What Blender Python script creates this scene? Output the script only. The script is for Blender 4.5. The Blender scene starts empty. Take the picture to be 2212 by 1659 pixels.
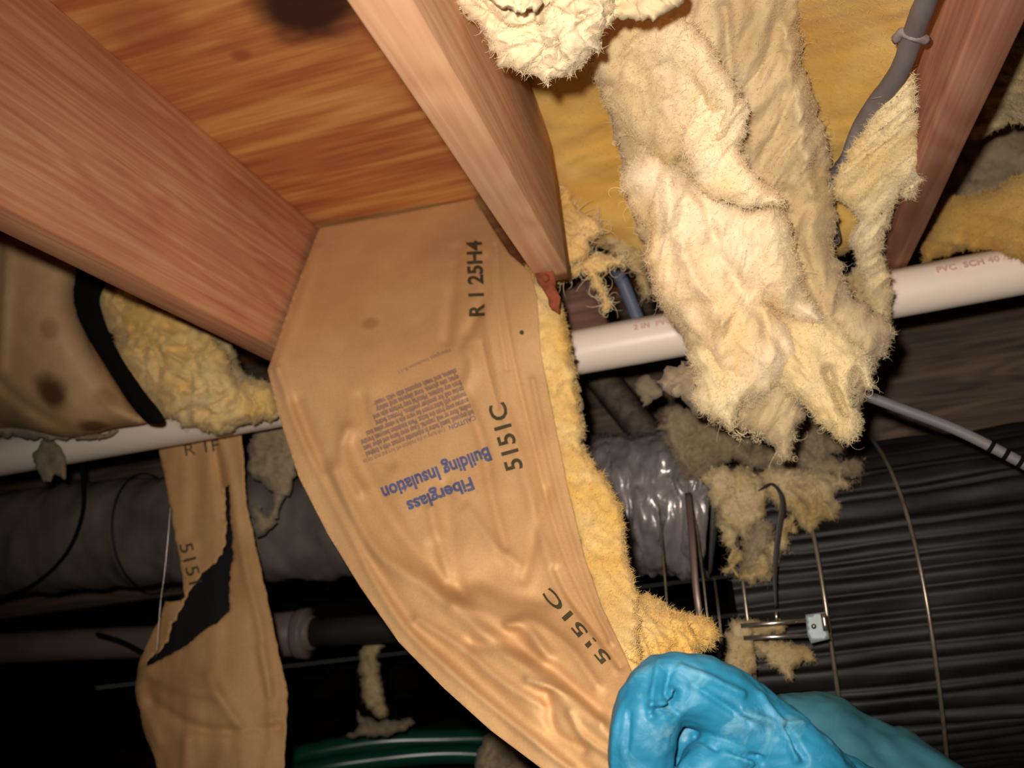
import bpy, math, random
import numpy as np
from mathutils import Vector, Matrix
from mathutils.geometry import delaunay_2d_cdt

# ------------------------------------------------------------------ camera, world, flash, exposure
F, CX, CY = 2000.0, 1106.0, 829.5
R = np.array([[0.96320299, 0.16809844, 0.20972102],
              [0.24320356, -0.2129214, -0.94631734],
              [-0.11442037, 0.96250059, -0.24596867]])
S = bpy.context.scene
COL = S.collection
cam_d = bpy.data.cameras.new('camera'); cam = bpy.data.objects.new('camera', cam_d); COL.objects.link(cam)
cam_d.sensor_width = 36.0; cam_d.lens = F / 2212 * 36; cam_d.clip_start = 0.01; cam_d.clip_end = 30
cam.matrix_world = Matrix([list(R[0]) + [0], list(R[1]) + [0], list(R[2]) + [0], [0, 0, 0, 1]])
cam_d.dof.use_dof = True; cam_d.dof.focus_distance = 0.78; cam_d.dof.aperture_fstop = 6.5
S.camera = cam
S.view_settings.view_transform = 'Standard'; S.view_settings.look = 'None'
S.view_settings.gamma = 1.0; S.view_settings.use_curve_mapping = False
S.view_settings.exposure = 0.2
w = bpy.data.worlds.new('world'); S.world = w; w.use_nodes = True
w.node_tree.nodes['Background'].inputs[0].default_value = (0.9, 0.8, 0.7, 1)
w.node_tree.nodes['Background'].inputs[1].default_value = 0.035
fl = bpy.data.lights.new('camera_flash', 'SPOT'); fl.shadow_soft_size = 0.012; fl.spot_size = math.radians(106); fl.spot_blend = 1.0
fl.energy = 38; fl.color = (1.0, 0.915, 0.84)
flo = bpy.data.objects.new('camera_flash', fl); COL.objects.link(flo)
_fp = Vector(R @ np.array([-0.035, 0.05, 0.0])); _aim = Vector(R @ np.array([1430 - CX, -(700 - CY), -F])).normalized() * 1.2
flo.location = _fp; flo.rotation_euler = (_aim - _fp).to_track_quat('-Z', 'Y').to_euler()


def P(px, py, Y):
    r = R @ np.array([px - CX, -(py - CY), -F])
    return r / r[1] * Y


def PA(px, py, Y):
    v = np.stack([px - CX, -(py - CY), np.full_like(px, -F)], 1) @ R.T
    return v / v[:, 1:2] * np.asarray(Y)[:, None]


# ------------------------------------------------------------------ numpy noise
_rs = np.random.RandomState(7)
_perm = np.concatenate([_rs.permutation(256)] * 3)
_gr = _rs.normal(size=(256, 3)); _gr /= np.linalg.norm(_gr, axis=1)[:, None]


def noise(p):
    p = np.asarray(p, float)
    i = np.floor(p).astype(int); f = p - i; i &= 255
    u = f * f * f * (f * (f * 6 - 15) + 10)
    out = 0
    for dx in (0, 1):
        wx = u[:, 0] if dx else 1 - u[:, 0]
        a = _perm[(i[:, 0] + dx) & 255]
        for dy in (0, 1):
            wy = u[:, 1] if dy else 1 - u[:, 1]
            b = _perm[a + ((i[:, 1] + dy) & 255)]
            for dz in (0, 1):
                wz = u[:, 2] if dz else 1 - u[:, 2]
                g = _gr[_perm[b + ((i[:, 2] + dz) & 255)]]
                out = out + wx * wy * wz * ((f - np.array([dx, dy, dz])) * g).sum(1)
    return out * 1.6


def fbm(p, o=4, g=.5):
    s = 0; a = 1
    for k in range(o):
        s = s + a * noise(p * 2 ** k + 17.3 * k); a *= g
    return s


def billow(p, o=3):
    s = 0; a = 1
    for k in range(o):
        s = s + a * (1 - 2.2 * np.abs(noise(p * 2 ** k + 9.1 * k))); a *= .5
    return s - .8


# ------------------------------------------------------------------ object helpers
def empty(name, label, cat, loc=(0, 0, 0), group=None):
    o = bpy.data.objects.new(name, None); COL.objects.link(o); o.location = Vector([float(c) for c in loc])
    o.empty_display_size = .02; o['label'] = label; o['category'] = cat
    if group: o['group'] = group
    return o


def mesh_obj(name, verts, faces, mat, parent=None, smooth=True, label=None, cat=None, group=None, kind=None, center=False):
    v = np.asarray(verts, float); c = np.zeros(3)
    if center: c = v.mean(0); v = v - c
    me = bpy.data.meshes.new(name)
    me.from_pydata([tuple(x) for x in v.tolist()], [], faces); me.update()
    if smooth: me.polygons.foreach_set('use_smooth', [True] * len(me.polygons))
    if mat: me.materials.append(mat)
    o = bpy.data.objects.new(name, me); COL.objects.link(o); o.location = Vector(c.tolist())
    if parent is not None:
        o.parent = parent; o.matrix_parent_inverse = Matrix.Translation(-parent.location)
    if label: o['label'] = label
    if cat: o['category'] = cat
    if group: o['group'] = group
    if kind: o['kind'] = kind
    return o


def catmull(pts, n):
    p = np.asarray(pts, float)
    if len(p) == 2:
        t = np.linspace(0, 1, n)[:, None]; return p[0] * (1 - t) + p[1] * t
    q = np.vstack([2 * p[0] - p[1], p, 2 * p[-1] - p[-2]])
    ts = np.linspace(0, len(p) - 1 - 1e-9, n); out = []
    for t in ts:
        i = int(t); f = t - i; a, b, c, d = q[i:i + 4]
        out.append(.5 * (2 * b + (c - a) * f + (2 * a - 5 * b + 4 * c - d) * f * f + (3 * b - a - 3 * c + d) * f ** 3))
    return np.array(out)


def tube_geo(pts, rad, n=40, seg=16, close=False, straight=False, flat=1.0, spline=True):
    c = catmull(pts, n) if spline else np.asarray(pts, float)
    n = len(c)
    r = np.interp(np.linspace(0, 1, n), np.linspace(0, 1, len(rad)), rad) if hasattr(rad, '__len__') else np.full(n, rad)
    tan = np.gradient(c, axis=0)
    if close: tan = np.roll(c, -1, 0) - np.roll(c, 1, 0)
    tan /= np.linalg.norm(tan, axis=1)[:, None] + 1e-12
    up = np.array([0, 0, 1.]) if abs(tan[0][2]) < .9 else np.array([0, 1., 0])
    V = []; a = np.linspace(0, 2 * np.pi, seg, endpoint=False)
    for i in range(n):
        s = np.cross(tan[i], up); s /= np.linalg.norm(s); up = np.cross(s, tan[i])
        V.append(c[i] + r[i] * (np.cos(a)[:, None] * s + flat * np.sin(a)[:, None] * up))
    V = np.concatenate(V); Fc = []
    for i in range(n if close else n - 1):
        j = (i + 1) % n
        for k in range(seg):
            l = (k + 1) % seg
            Fc.append((i * seg + k, i * seg + l, j * seg + l, j * seg + k))
    if not close:
        Fc.append(tuple(range(seg))[::-1]); Fc.append(tuple((n - 1) * seg + k for k in range(seg)))
    return V, Fc


def tube(name, pts, rad, mat, parent=None, n=40, seg=16, disp=0, dfreq=30, **kw):
    g = {k: kw.pop(k) for k in ('close', 'flat', 'spline') if k in kw}
    V, Fc = tube_geo(pts, rad, n, seg, **g)
    if disp:
        V = V + np.stack([fbm(V * dfreq + s, 3) for s in (0, 31, 57)], 1) * disp
    return mesh_obj(name, V, Fc, mat, parent, **kw)


def merge(geos):
    V = []; Fc = []; o = 0
    for v, f in geos:
        V.append(np.asarray(v)); Fc += [tuple(i + o for i in q) for q in f]; o += len(v)
    return np.concatenate(V), Fc


def box_geo(x0, x1, y0, y1, z0, z1, bev=0.0, ny=1):
    """box along Y with rounded long edges"""
    b = bev
    prof = [(x0 + b, z0), (x1 - b, z0), (x1 - b * .3, z0 + b * .3), (x1, z0 + b), (x1, z1 - b), (x1 - b * .3, z1 - b * .3), (x1 - b, z1), (x0 + b, z1),
            (x0 + b * .3, z1 - b * .3), (x0, z1 - b), (x0, z0 + b), (x0 + b * .3, z0 + b * .3)]
    V = []; m = len(prof)
    for y in np.linspace(y0, y1, ny + 1):
        V += [(x, y, z) for x, z in prof]
    Fc = []
    for i in range(ny):
        for k in range(m):
            l = (k + 1) % m
            Fc.append((i * m + k, i * m + l, (i + 1) * m + l, (i + 1) * m + k))
    Fc.append(tuple(range(m))[::-1]); Fc.append(tuple(ny * m + k for k in range(m)))
    return np.array(V), Fc


def rbf(ctrl):
    c = np.asarray(ctrl, float); xy = c[:, :2] / 1000
    def K(d): return np.where(d > 0, d * d * np.log(d + 1e-9), 0)
    n = len(c); d = np.linalg.norm(xy[:, None] - xy[None], axis=2)
    A = np.zeros((n + 3, n + 3)); A[:n, :n] = K(d) + np.eye(n) * 1e-4
    A[:n, n] = 1; A[:n, n + 1:] = xy; A[n, :n] = 1; A[n + 1:, :n] = xy.T
    wv = np.linalg.solve(A, np.concatenate([c[:, 2], [0, 0, 0]]))
    def f(px, py):
        q = np.stack([px, py], 1) / 1000
        dd = np.linalg.norm(q[:, None] - xy[None], axis=2)
        return K(dd) @ wv[:n] + wv[n] + q @ wv[n + 1:]
    return f


def depthf(Y):
    if callable(Y): return Y
    if hasattr(Y, '__len__'):
        if len(Y) == 1: Y = Y[0][2]
        elif len(Y) == 2:
            (x0, y0, a), (x1, y1, b) = Y; d = np.array([x1 - x0, y1 - y0], float); L = d @ d
            return lambda px, py: a + (b - a) * np.clip(((px - x0) * d[0] + (py - y0) * d[1]) / L, -.3, 1.3)
        else: return rbf(Y)
    return lambda px, py: np.full(len(px), float(Y))


def densify(poly, step):
    out = []
    for i in range(len(poly)):
        a = np.array(poly[i], float); b = np.array(poly[(i + 1) % len(poly)], float)
        n = max(1, int(np.linalg.norm(b - a) / step))
        for k in range(n): out.append(a + (b - a) * k / n)
    return np.array(out)


def inside(px, py, poly):
    r = np.zeros(len(px), bool); n = len(poly); j = n - 1
    for i in range(n):
        xi, yi = poly[i]; xj, yj = poly[j]
        if yi != yj:
            r ^= ((yi > py) != (yj > py)) & (px < (xj - xi) * (py - yi) / (yj - yi) + xi)
        j = i
    return r


def pdist(px, py, poly, closed=True):
    d = np.full(len(px), 1e9)
    for i in range(len(poly) if closed else len(poly) - 1):
        x0, y0 = poly[i]; x1, y1 = poly[(i + 1) % len(poly)]
        dx, dy = x1 - x0, y1 - y0; L = dx * dx + dy * dy + 1e-9
        t = np.clip(((px - x0) * dx + (py - y0) * dy) / L, 0, 1)
        d = np.minimum(d, np.hypot(px - x0 - t * dx, py - y0 - t * dy))
    return d


def smooth_poly(poly, step):
    p = np.array(list(poly) + [poly[0]], float)
    q = np.vstack([p[-2], p, p[1]]); out = []
    for i in range(len(p) - 1):
        a, b, c, d = q[i:i + 4]; n = max(2, int(np.linalg.norm(c - b) / step))
        for k in range(n):
            f = k / n
            out.append(.5 * (2 * b + (c - a) * f + (2 * a - 5 * b + 4 * c - d) * f * f + (3 * b - a - 3 * c + d) * f ** 3))
    return np.array(out)


def tri2d(outline, step, rag=0, seed=0, holes=(), smooth=False, hrag=3):
    o = smooth_poly(outline, step) if smooth else densify(outline, step)
    if rag:
        q = np.column_stack([o / 26, np.full(len(o), seed * 3.7)])
        o = o + rag * np.stack([fbm(q, 3, .7), fbm(q + 40, 3, .7)], 1)
    hs = []
    for h in holes:
        hh = densify(h, step * .6); q = np.column_stack([hh / 12, np.full(len(hh), seed * 1.7)])
        hs.append(hh + hrag * np.stack([fbm(q, 2), fbm(q + 40, 2)], 1))
    x0, y0 = o.min(0); x1, y1 = o.max(0)
    gx, gy = np.meshgrid(np.arange(x0, x1, step), np.arange(y0, y1, step * .87))
    gx = gx + (np.arange(gx.shape[0]) % 2)[:, None] * step * .5
    gx = gx.ravel(); gy = gy.ravel()
    ok = inside(gx, gy, o) & (pdist(gx, gy, o) > step * .45)
    for h in hs: ok &= ~inside(gx, gy, h) & (pdist(gx, gy, h) > step * .4)
    pts = [Vector(p) for p in o]; edges = [(i, (i + 1) % len(o)) for i in range(len(o))]
    for h in hs:
        b = len(pts); pts += [Vector(p) for p in h]; edges += [(b + i, b + (i + 1) % len(h)) for i in range(len(h))]
    pts += [Vector((a, b)) for a, b in zip(gx[ok], gy[ok])]
    v, e, f, *_ = delaunay_2d_cdt(pts, edges, [], 0, 1e-5)
    v = np.array([tuple(a) for a in v]); f = np.array([t for t in f if len(t) == 3])
    c = v[f].mean(1); keep = inside(c[:, 0], c[:, 1], o)
    for h in hs: keep &= ~inside(c[:, 0], c[:, 1], h)
    f = f[keep]
    used = np.unique(f); m = -np.ones(len(v), int); m[used] = np.arange(len(used))
    v = v[used]; f = m[f]
    # orientation
    a = np.cross(v[f[:, 1]] - v[f[:, 0]], v[f[:, 2]] - v[f[:, 0]])
    f[a > 0] = f[a > 0][:, ::-1]
    ed = {}
    for t in f.tolist():
        for k in range(3):
            ed[(t[k], t[(k + 1) % 3])] = 1
    bnd = [(a, b) for (a, b) in ed if (b, a) not in ed]
    return v, f, bnd, o


def creasef(creases):
    def g(px, py):
        s = np.zeros(len(px))
        for pts, wd, amp in creases:
            pp = catmull([list(p) for p in pts], max(8, len(pts) * 6))
            d = pdist(px, py, pp, False)
            s += amp * np.exp(-(d / wd) ** 2)
        return s
    return g


def sheet(name, outline, Y, mat, parent=None, step=9, th=.0012, creases=(), noise_amp=.002, nscale=90, rag=0, seed=1, holes=(), hrag=3,
          smooth_outline=False, ndir=None, **kw):
    v, f, bnd, o = tri2d(outline, step, rag, seed, holes, smooth_outline, hrag)
    D = depthf(Y); C = creasef(creases)
    def surf(px, py):
        q = np.column_stack([px, py, np.full(len(px), seed * 50.)])
        if ndir is not None:
            dx, dy = ndir; al = px * dx + py * dy; ac = px * dy - py * dx
            q = np.column_stack([ac, al * .28, np.full(len(px), seed * 50.)])
        return D(px, py) - C(px, py) + noise_amp * fbm(q / nscale, 3)
    yf = surf(v[:, 0], v[:, 1]); A = PA(v[:, 0], v[:, 1], yf); B = PA(v[:, 0], v[:, 1], yf + th); n = len(v)
    Fc = f.tolist() + [(t[2] + n, t[1] + n, t[0] + n) for t in f.tolist()]
    Fc += [(b, a, a + n, b + n) for a, b in bnd]
    ob = mesh_obj(name, np.vstack([A, B]), Fc, mat, parent, **kw)
    return ob, surf


def pillow(name, outline, Y, T, mat, parent=None, step=8, rag=6, amp=.006, freq=45, stretch=1, dirv=(0, 1), back=.6, rw=50, seed=1,
           lat=.003, creases=(), smooth_outline=True, bil=.5, **kw):
    v, f, bnd, o = tri2d(outline, step, rag, seed, (), smooth_outline)
    D = depthf(Y); px, py = v[:, 0], v[:, 1]
    d = pdist(px, py, o); h = np.sqrt(np.clip(1 - (1 - np.minimum(d / rw, 1)) ** 2, 0, 1))
    y0 = D(px, py); sc = y0 / F
    dn = np.array(dirv, float); dn /= np.linalg.norm(dn)
    al = (px * dn[0] + py * dn[1]) * sc; ac = (px * dn[1] - py * dn[0]) * sc
    q = np.column_stack([ac * freq, al * freq / stretch, np.full(len(px), seed * 7.3)])
    wv = fbm(q * .5 + 5, 2); q = q + np.column_stack([wv, wv * .5, wv * 0]) * .8
    ns = (1 - bil) * fbm(q, 4, .55) + bil * billow(q, 3)
    C = creasef(creases)(px, py)
    yf = y0 - T * h - (amp * ns + C) * (h * .8 + .2)
    yb = y0 + T * back * h + .002
    A = PA(px, py, yf); B = PA(px, py, yb)
    L = np.column_stack([fbm(q * 2.1 + 70, 3), fbm(q * 2.1 + 90, 3) * .3, fbm(q * 2.1 + 110, 3)]) * lat
    A = A + L; B = B + L
    n = len(v); Fc = f.tolist() + [(t[2] + n, t[1] + n, t[0] + n) for t in f.tolist()] + [(b, a, a + n, b + n) for a, b in bnd]
    ob = mesh_obj(name, np.vstack([A, B]), Fc, mat, parent, **kw)
    xo, yo = o[:, 0], o[:, 1]; ccw = (xo * np.roll(yo, -1) - np.roll(xo, -1) * yo).sum() > 0
    pd = P(800 + dn[0] * 50, 800 + dn[1] * 50, 1) - P(800, 800, 1); pd /= np.linalg.norm(pd)
    ob_data = dict(o=o, D=D, T=T, ob=ob, nf=len(f), tri=f, dir=pd, ccw=ccw)
    return ob, ob_data


def hair(name, pts, rad, mat, parent):
    """pts: k x m x 3 strands as one curves object"""
    k, m = pts.shape[:2]
    c = bpy.data.hair_curves.new(name); c.add_curves([m] * k)
    c.points.foreach_set('position', pts.reshape(-1).astype(np.float32))
    rr = (rad[:, None] * np.linspace(1, .25, m)[None]).reshape(-1)
    at = c.attributes.get('radius') or c.attributes.new('radius', 'FLOAT', 'POINT')
    at.data.foreach_set('value', rr.astype(np.float32))
    c.materials.append(mat)
    o = bpy.data.objects.new(name, c); COL.objects.link(o); o['kind'] = 'stuff'
    o.parent = parent; o.matrix_parent_inverse = Matrix.Translation(-parent.location)
    return o


def fibres(parent, data, n, mat, seed=1, lo=12, hi=55, rr=(.00012, .0003), droop=.4, interior=.3, fuzz=None, name='loose_fibres', along=None):
    """loose glass fibres: a fuzz all over the visible skin and wisps that stick out of the torn rim"""
    rs = np.random.RandomState(seed + 500); ob = data['ob']; me = ob.data
    nv = len(me.vertices); co = np.zeros(nv * 3); me.vertices.foreach_get('co', co); co = co.reshape(-1, 3)
    nf = data['nf']; tri = data['tri']
    A, B, C = co[tri[:, 0]], co[tri[:, 1]], co[tri[:, 2]]
    nr = np.cross(B - A, C - A); ar = np.linalg.norm(nr, axis=1); nr = nr / (ar[:, None] + 1e-12)
    area = ar.sum() / 2
    k = int(fuzz if fuzz is not None else min(16000, area * 520000))
    idx = rs.choice(len(tri), k, p=ar / ar.sum()); u = rs.rand(k, 2); u[u.sum(1) > 1] = 1 - u[u.sum(1) > 1]
    p = A[idx] + (B - A)[idx] * u[:, :1] + (C - A)[idx] * u[:, 1:]; N = nr[idx]
    if (N @ R[:, 2]).mean() < 0: N = -N
    pref = data['dir']; d = pref[None] * rs.choice([-1, 1], k)[:, None] * .8 + rs.normal(size=(k, 3)) * .7
    d -= N * (d * N).sum(1)[:, None]; d /= np.linalg.norm(d, axis=1)[:, None]; d = d + N * rs.uniform(.0, .32, k)[:, None]
    L = rs.uniform(.0025, .009, k); m = 6; pts = np.zeros((k, m, 3)); pts[:, 0] = p - N * .0004
    curl = rs.normal(size=(k, 3)) * .35
    for i in range(1, m):
        d = d + curl * .5; d /= np.linalg.norm(d, axis=1)[:, None]; pts[:, i] = pts[:, i - 1] + d * (L / (m - 1))[:, None]
    hair('surface_fuzz', pts, rs.uniform(.00010, .00024, k), ob.data.materials[0], parent)
    # rim wisps
    n = int(n * 2.2); o = data['o']; cen = o.mean(0); W = np.zeros((n, 9, 3))
    for q in range(n):
        i = rs.randint(len(o)); a = o[(i + 1) % len(o)] - o[i - 1]; nrm = np.array([a[1], -a[0]]); nrm /= np.linalg.norm(nrm) + 1e-9
        if not data['ccw']: nrm = -nrm
        ang = rs.normal() * .9; d2 = np.array([nrm[0] * math.cos(ang) - nrm[1] * math.sin(ang), nrm[0] * math.sin(ang) + nrm[1] * math.cos(ang)])
        Lw = (lo + (hi - lo) * rs.rand() ** 2.5) * (.4 + .6 * rs.rand()); b = o[i] - d2 * 10 - nrm * 4; bend = rs.normal() * .3; db = rs.normal() * .12
        y = float(data['D'](np.array([b[0]]), np.array([b[1]]))[0]) - rs.uniform(-.3, .6) * data['T']; dy = rs.normal() * .0012
        for t in range(9):
            W[q, t] = P(b[0], b[1], y + dy * t)
            c_, s_ = math.cos(bend), math.sin(bend); bend += db
            d2 = np.array([d2[0] * c_ - d2[1] * s_, d2[0] * s_ + d2[1] * c_ + droop * .12]); d2 /= np.linalg.norm(d2)
            b = b + d2 * Lw / 8
    return hair(name, W, rs.uniform(rr[0], rr[1], n), mat, parent)


# ------------------------------------------------------------------ materials
def lin(c): return tuple(((x / 255) / 12.92 if x <= 10 else ((x / 255 + .055) / 1.055) ** 2.4) for x in c) + (1,)


class M:
    def __init__(s, name, rough=.8, spec=.3):
        s.m = bpy.data.materials.new(name); s.m.use_nodes = True; s.t = s.m.node_tree; s.b = s.t.nodes['Principled BSDF']
        s.b.inputs['Roughness'].default_value = rough; s.b.inputs['Specular IOR Level'].default_value = spec
    def n(s, t, **k):
        x = s.t.nodes.new(t)
        for a, b in k.items(): setattr(x, a, b)
        return x
    def l(s, a, b): s.t.links.new(a, b)
    def co(s, scale=(1, 1, 1), rot=(0, 0, 0), loc=(0, 0, 0)):
        c = s.n('ShaderNodeTexCoord'); m = s.n('ShaderNodeMapping'); m.inputs['Scale'].default_value = scale
        m.inputs['Rotation'].default_value = rot; m.inputs['Location'].default_value = loc
        s.l(c.outputs['Object'], m.inputs[0]); return m.outputs[0]
    def noise(s, v, sc=5, det=4, dist=0, rough=.55):
        x = s.n('ShaderNodeTexNoise'); x.inputs['Scale'].default_value = sc; x.inputs['Detail'].default_value = det
        x.inputs['Distortion'].default_value = dist; x.inputs['Roughness'].default_value = rough; s.l(v, x.inputs['Vector']); return x.outputs['Fac']
    def ramp(s, f, stops):
        r = s.n('ShaderNodeValToRGB'); e = r.color_ramp.elements
        while len(e) < len(stops): e.new(.5)
        for i, (p, c) in enumerate(stops): e[i].position = p; e[i].color = c if len(c) == 4 else lin(c)
        s.l(f, r.inputs[0]); return r.outputs[0]
    def mix(s, f, a, b, mode='MIX'):
        x = s.n('ShaderNodeMix', data_type='RGBA', blend_type=mode)
        for k, val in ((0, f), (6, a), (7, b)):
            if isinstance(val, (int, float)): x.inputs[k].default_value = val
            elif isinstance(val, tuple): x.inputs[k].default_value = val if len(val) == 4 else lin(val)
            else: s.l(val, x.inputs[k])
        return x.outputs[2]
    def color(s, c):
        if isinstance(c, tuple): s.b.inputs['Base Color'].default_value = c if len(c) == 4 else lin(c)
        else: s.l(c, s.b.inputs['Base Color'])
    def bump(s, h, st=.3, dist=.002):
        x = s.n('ShaderNodeBump'); x.inputs['Strength'].default_value = st; x.inputs['Distance'].default_value = dist
        s.l(h, x.inputs['Height']); s.l(x.outputs[0], s.b.inputs['Normal'])
    def spots(s, base, lst):
        """stains and other soft patches with a place of their own on the thing: (centre, radius, colour, strength)"""
        for c, r, colr, st in lst:
            g = s.n('ShaderNodeTexCoord'); nz = s.n('ShaderNodeTexNoise'); nz.inputs['Scale'].default_value = 18; s.l(g.outputs['Object'], nz.inputs['Vector'])
            d = s.n('ShaderNodeVectorMath', operation='DISTANCE'); s.l(g.outputs['Object'], d.inputs[0]); d.inputs[1].default_value = tuple(float(k) for k in c)
            a = s.n('ShaderNodeMath', operation='MULTIPLY_ADD'); s.l(nz.outputs['Fac'], a.inputs[0]); a.inputs[1].default_value = r * .9; s.l(d.outputs['Value'], a.inputs[2])
            mr = s.n('ShaderNodeMapRange'); s.l(a.outputs[0], mr.inputs[0]); mr.inputs[1].default_value = r * .9; mr.inputs[2].default_value = r * 1.7
            mr.inputs[3].default_value = st; mr.inputs[4].default_value = 0; mr.interpolation_type = 'SMOOTHSTEP'
            base = s.mix(mr.outputs[0], base, colr)
        return base


def wood(name, c0, c1, c2, along='Y', fine=1.0, rough=.75, spots=()):
    m = M(name, rough, .25)
    sc = {'Y': (34 * fine, 1.3, 34 * fine), 'X': (1.3, 34 * fine, 34 * fine)}[along]
    sc2 = {'Y': (5, .9, 9), 'X': (.9, 5, 9)}[along]
    big = m.noise(m.co(sc2), 1.6, 2, .6)
    wv = m.n('ShaderNodeMath', operation='MULTIPLY'); m.l(big, wv.inputs[0]); wv.inputs[1].default_value = 62
    sn = m.n('ShaderNodeMath', operation='SINE'); m.l(wv.outputs[0], sn.inputs[0])
    n1 = m.noise(m.co(sc), 2.2, 4, .3, .6)
    ad = m.n('ShaderNodeMath', operation='MULTIPLY_ADD'); m.l(sn.outputs[0], ad.inputs[0]); ad.inputs[1].default_value = .075; m.l(n1, ad.inputs[2])
    col = m.ramp(ad.outputs[0], [(.25, c2), (.5, c1), (.72, c0)])
    blot = m.noise(m.co((3, 3, 3)), 2, 3)
    bl = m.ramp(blot, [(.3, (.88, .85, .84, 1)), (.7, (1.06, 1.04, 1.02, 1))])
    col = m.mix(1.0, col, bl, 'MULTIPLY')
    if spots: col = m.spots(col, spots)
    m.color(col); m.bump(ad.outputs[0], .35, .0015)
    return m.m


def fluff_mat(name, cream, yellow, dirty, bias=.5, sc=1.0, dirt=.35, stretch=(1, 1, 1)):
    m = M(name, 1.0, .05)
    a = m.noise(m.co(tuple(9 * sc * k for k in stretch)), 1.4, 4, .5)
    col = m.ramp(a, [(bias - .16, yellow), (bias + .16, cream)])
    b = m.noise(m.co(tuple(16 * sc * k for k in stretch), loc=(3, 1, 2)), 1.3, 5, .8, .6)
    col = m.mix(m.ramp(b, [(.52, (0, 0, 0, 1)), (.78, (dirt, dirt, dirt, 1))]), col, dirty)
    m.color(col)
    h = m.noise(m.co(tuple(60 * k for k in stretch)), 1.5, 6, 1.2, .65)
    m.bump(h, .3, .004)
    m.b.inputs['Sheen Weight'].default_value = .12; m.b.inputs['Sheen Roughness'].default_value = .6
    return m.m


def plain(name, c, rough=.6, metal=0, spec=.4, var=.15, sc=20, bump=.1):
    m = M(name, rough, spec); m.b.inputs['Metallic'].default_value = metal
    a = m.noise(m.co((1, 1, 1)), sc, 4)
    lo = tuple(x * (1 - var) for x in lin(c)[:3]) + (1,); hi = tuple(min(1, x * (1 + var)) for x in lin(c)[:3]) + (1,)
    m.color(m.ramp(a, [(.3, lo), (.7, hi)]))
    if bump: m.bump(a, bump, .002)
    return m.m


def paper_mat(name, base, dark, spots=()):
    m = M(name, .62, .3)
    a = m.noise(m.co((1, 1, 1)), 9, 4, .4); col = m.ramp(a, [(.3, dark), (.66, base)])
    f = m.noise(m.co((1, 1, 1)), 420, 2); g = m.ramp(f, [(.3, (.93, .93, .93, 1)), (.7, (1.05, 1.05, 1.05, 1))])
    col = m.mix(1.0, col, g, 'MULTIPLY')
    if spots: col = m.spots(col, spots)
    m.color(col); m.bump(m.noise(m.co((1, 1, 1)), 45, 4, .6), .15, .002)
    return m.m


pine_left = wood('pine_left', (218, 170, 126), (204, 146, 106), (186, 120, 88), fine=1.8)
pine_mid = wood('pine_mid', (216, 174, 136), (204, 158, 120), (190, 138, 104), fine=1.3)
pine_right = wood('pine_right', (180, 134, 106), (164, 112, 88), (140, 90, 70), fine=1.6)
dark_wood = wood('dark_wood', (122, 102, 84), (96, 80, 66), (62, 50, 42), along='X')
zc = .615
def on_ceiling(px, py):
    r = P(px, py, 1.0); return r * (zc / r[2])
def plywood():
    m = M('plywood', .7, .25)
    st = m.noise(m.co((1.0, 7, 1), rot=(0, 0, .12)), 1.5, 2, .9, .45)
    mu = m.n('ShaderNodeMath', operation='MULTIPLY'); m.l(st, mu.inputs[0]); mu.inputs[1].default_value = 20
    sn = m.n('ShaderNodeMath', operation='SINE'); m.l(mu.outputs[0], sn.inputs[0])
    f = m.noise(m.co((5, 60, 5)), 1.5, 3)
    ad = m.n('ShaderNodeMath', operation='MULTIPLY_ADD'); m.l(sn.outputs[0], ad.inputs[0]); ad.inputs[1].default_value = .2; m.l(f, ad.inputs[2])
    c = m.ramp(ad.outputs[0], [(.15, (168, 96, 56)), (.42, (190, 120, 70)), (.62, (204, 142, 82)), (.88, (218, 164, 98))])
    c = m.spots(c, [(on_ceiling(668, 18), .062, (48, 26, 20), .97), (on_ceiling(300, 60), .05, (150, 88, 52), .5), (on_ceiling(520, 120), .012, (150, 84, 48), .8)])  # large dark brown patch with a soft edge, and smaller brown spots
    m.color(c); m.bump(f, .1, .001); return m.m
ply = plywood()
paper = paper_mat('kraft_paper', (212, 170, 118), (196, 152, 103), [(P(800, 700, 1.06), .012, (158, 112, 66), .6)])
def stained(Q): return paper_mat('kraft_paper_stained', (212, 172, 122), (188, 150, 104),
                    [(Q(112, 850), .030, (84, 48, 22), .95), (Q(205, 925), .022, (104, 68, 38), .85), (Q(225, 860), .02, (140, 92, 48), .6), (Q(0, 890), .05, (110, 88, 62), .6), (Q(110, 710), .014, (150, 112, 72), .6)])
paper_t = paper_mat('kraft_paper_torn', (212, 166, 112), (190, 144, 94))
rip_dk = plain('rip_shade_black', (22, 21, 20), .8)  # flat black for the shade inside the paper rip
cream = fluff_mat('fibreglass_cream', (232, 214, 172), (228, 200, 136), (176, 156, 112), .48, stretch=(1, 1, .35))
mid_fl = fluff_mat('fibreglass_light_tan', (226, 206, 166), (210, 184, 130), (160, 134, 96), .5, stretch=(1, 1, .3), dirt=.7)
tan_fl = fluff_mat('fibreglass_tan', (212, 190, 150), (196, 168, 118), (140, 118, 82), .5, stretch=(1, 1, .3), dirt=.7)
blob_fl = fluff_mat('fibreglass_crumpled', (224, 204, 168), (212, 188, 142), (150, 128, 96), .5, dirt=.6)
pale_y = fluff_mat('fibreglass_pale_yellow', (234, 204, 144), (224, 182, 102), (176, 144, 92), .5, dirt=.6)
cream_w = fluff_mat('fibreglass_pale', (242, 222, 186), (236, 204, 146), (178, 150, 108), .46, dirt=.45)
yellow = fluff_mat('fibreglass_yellow', (232, 204, 142), (226, 184, 98), (190, 152, 92), .52)
gold = fluff_mat('fibreglass_gold', (220, 186, 108), (206, 160, 76), (196, 160, 90), .56, sc=.7, dirt=.2)
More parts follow.
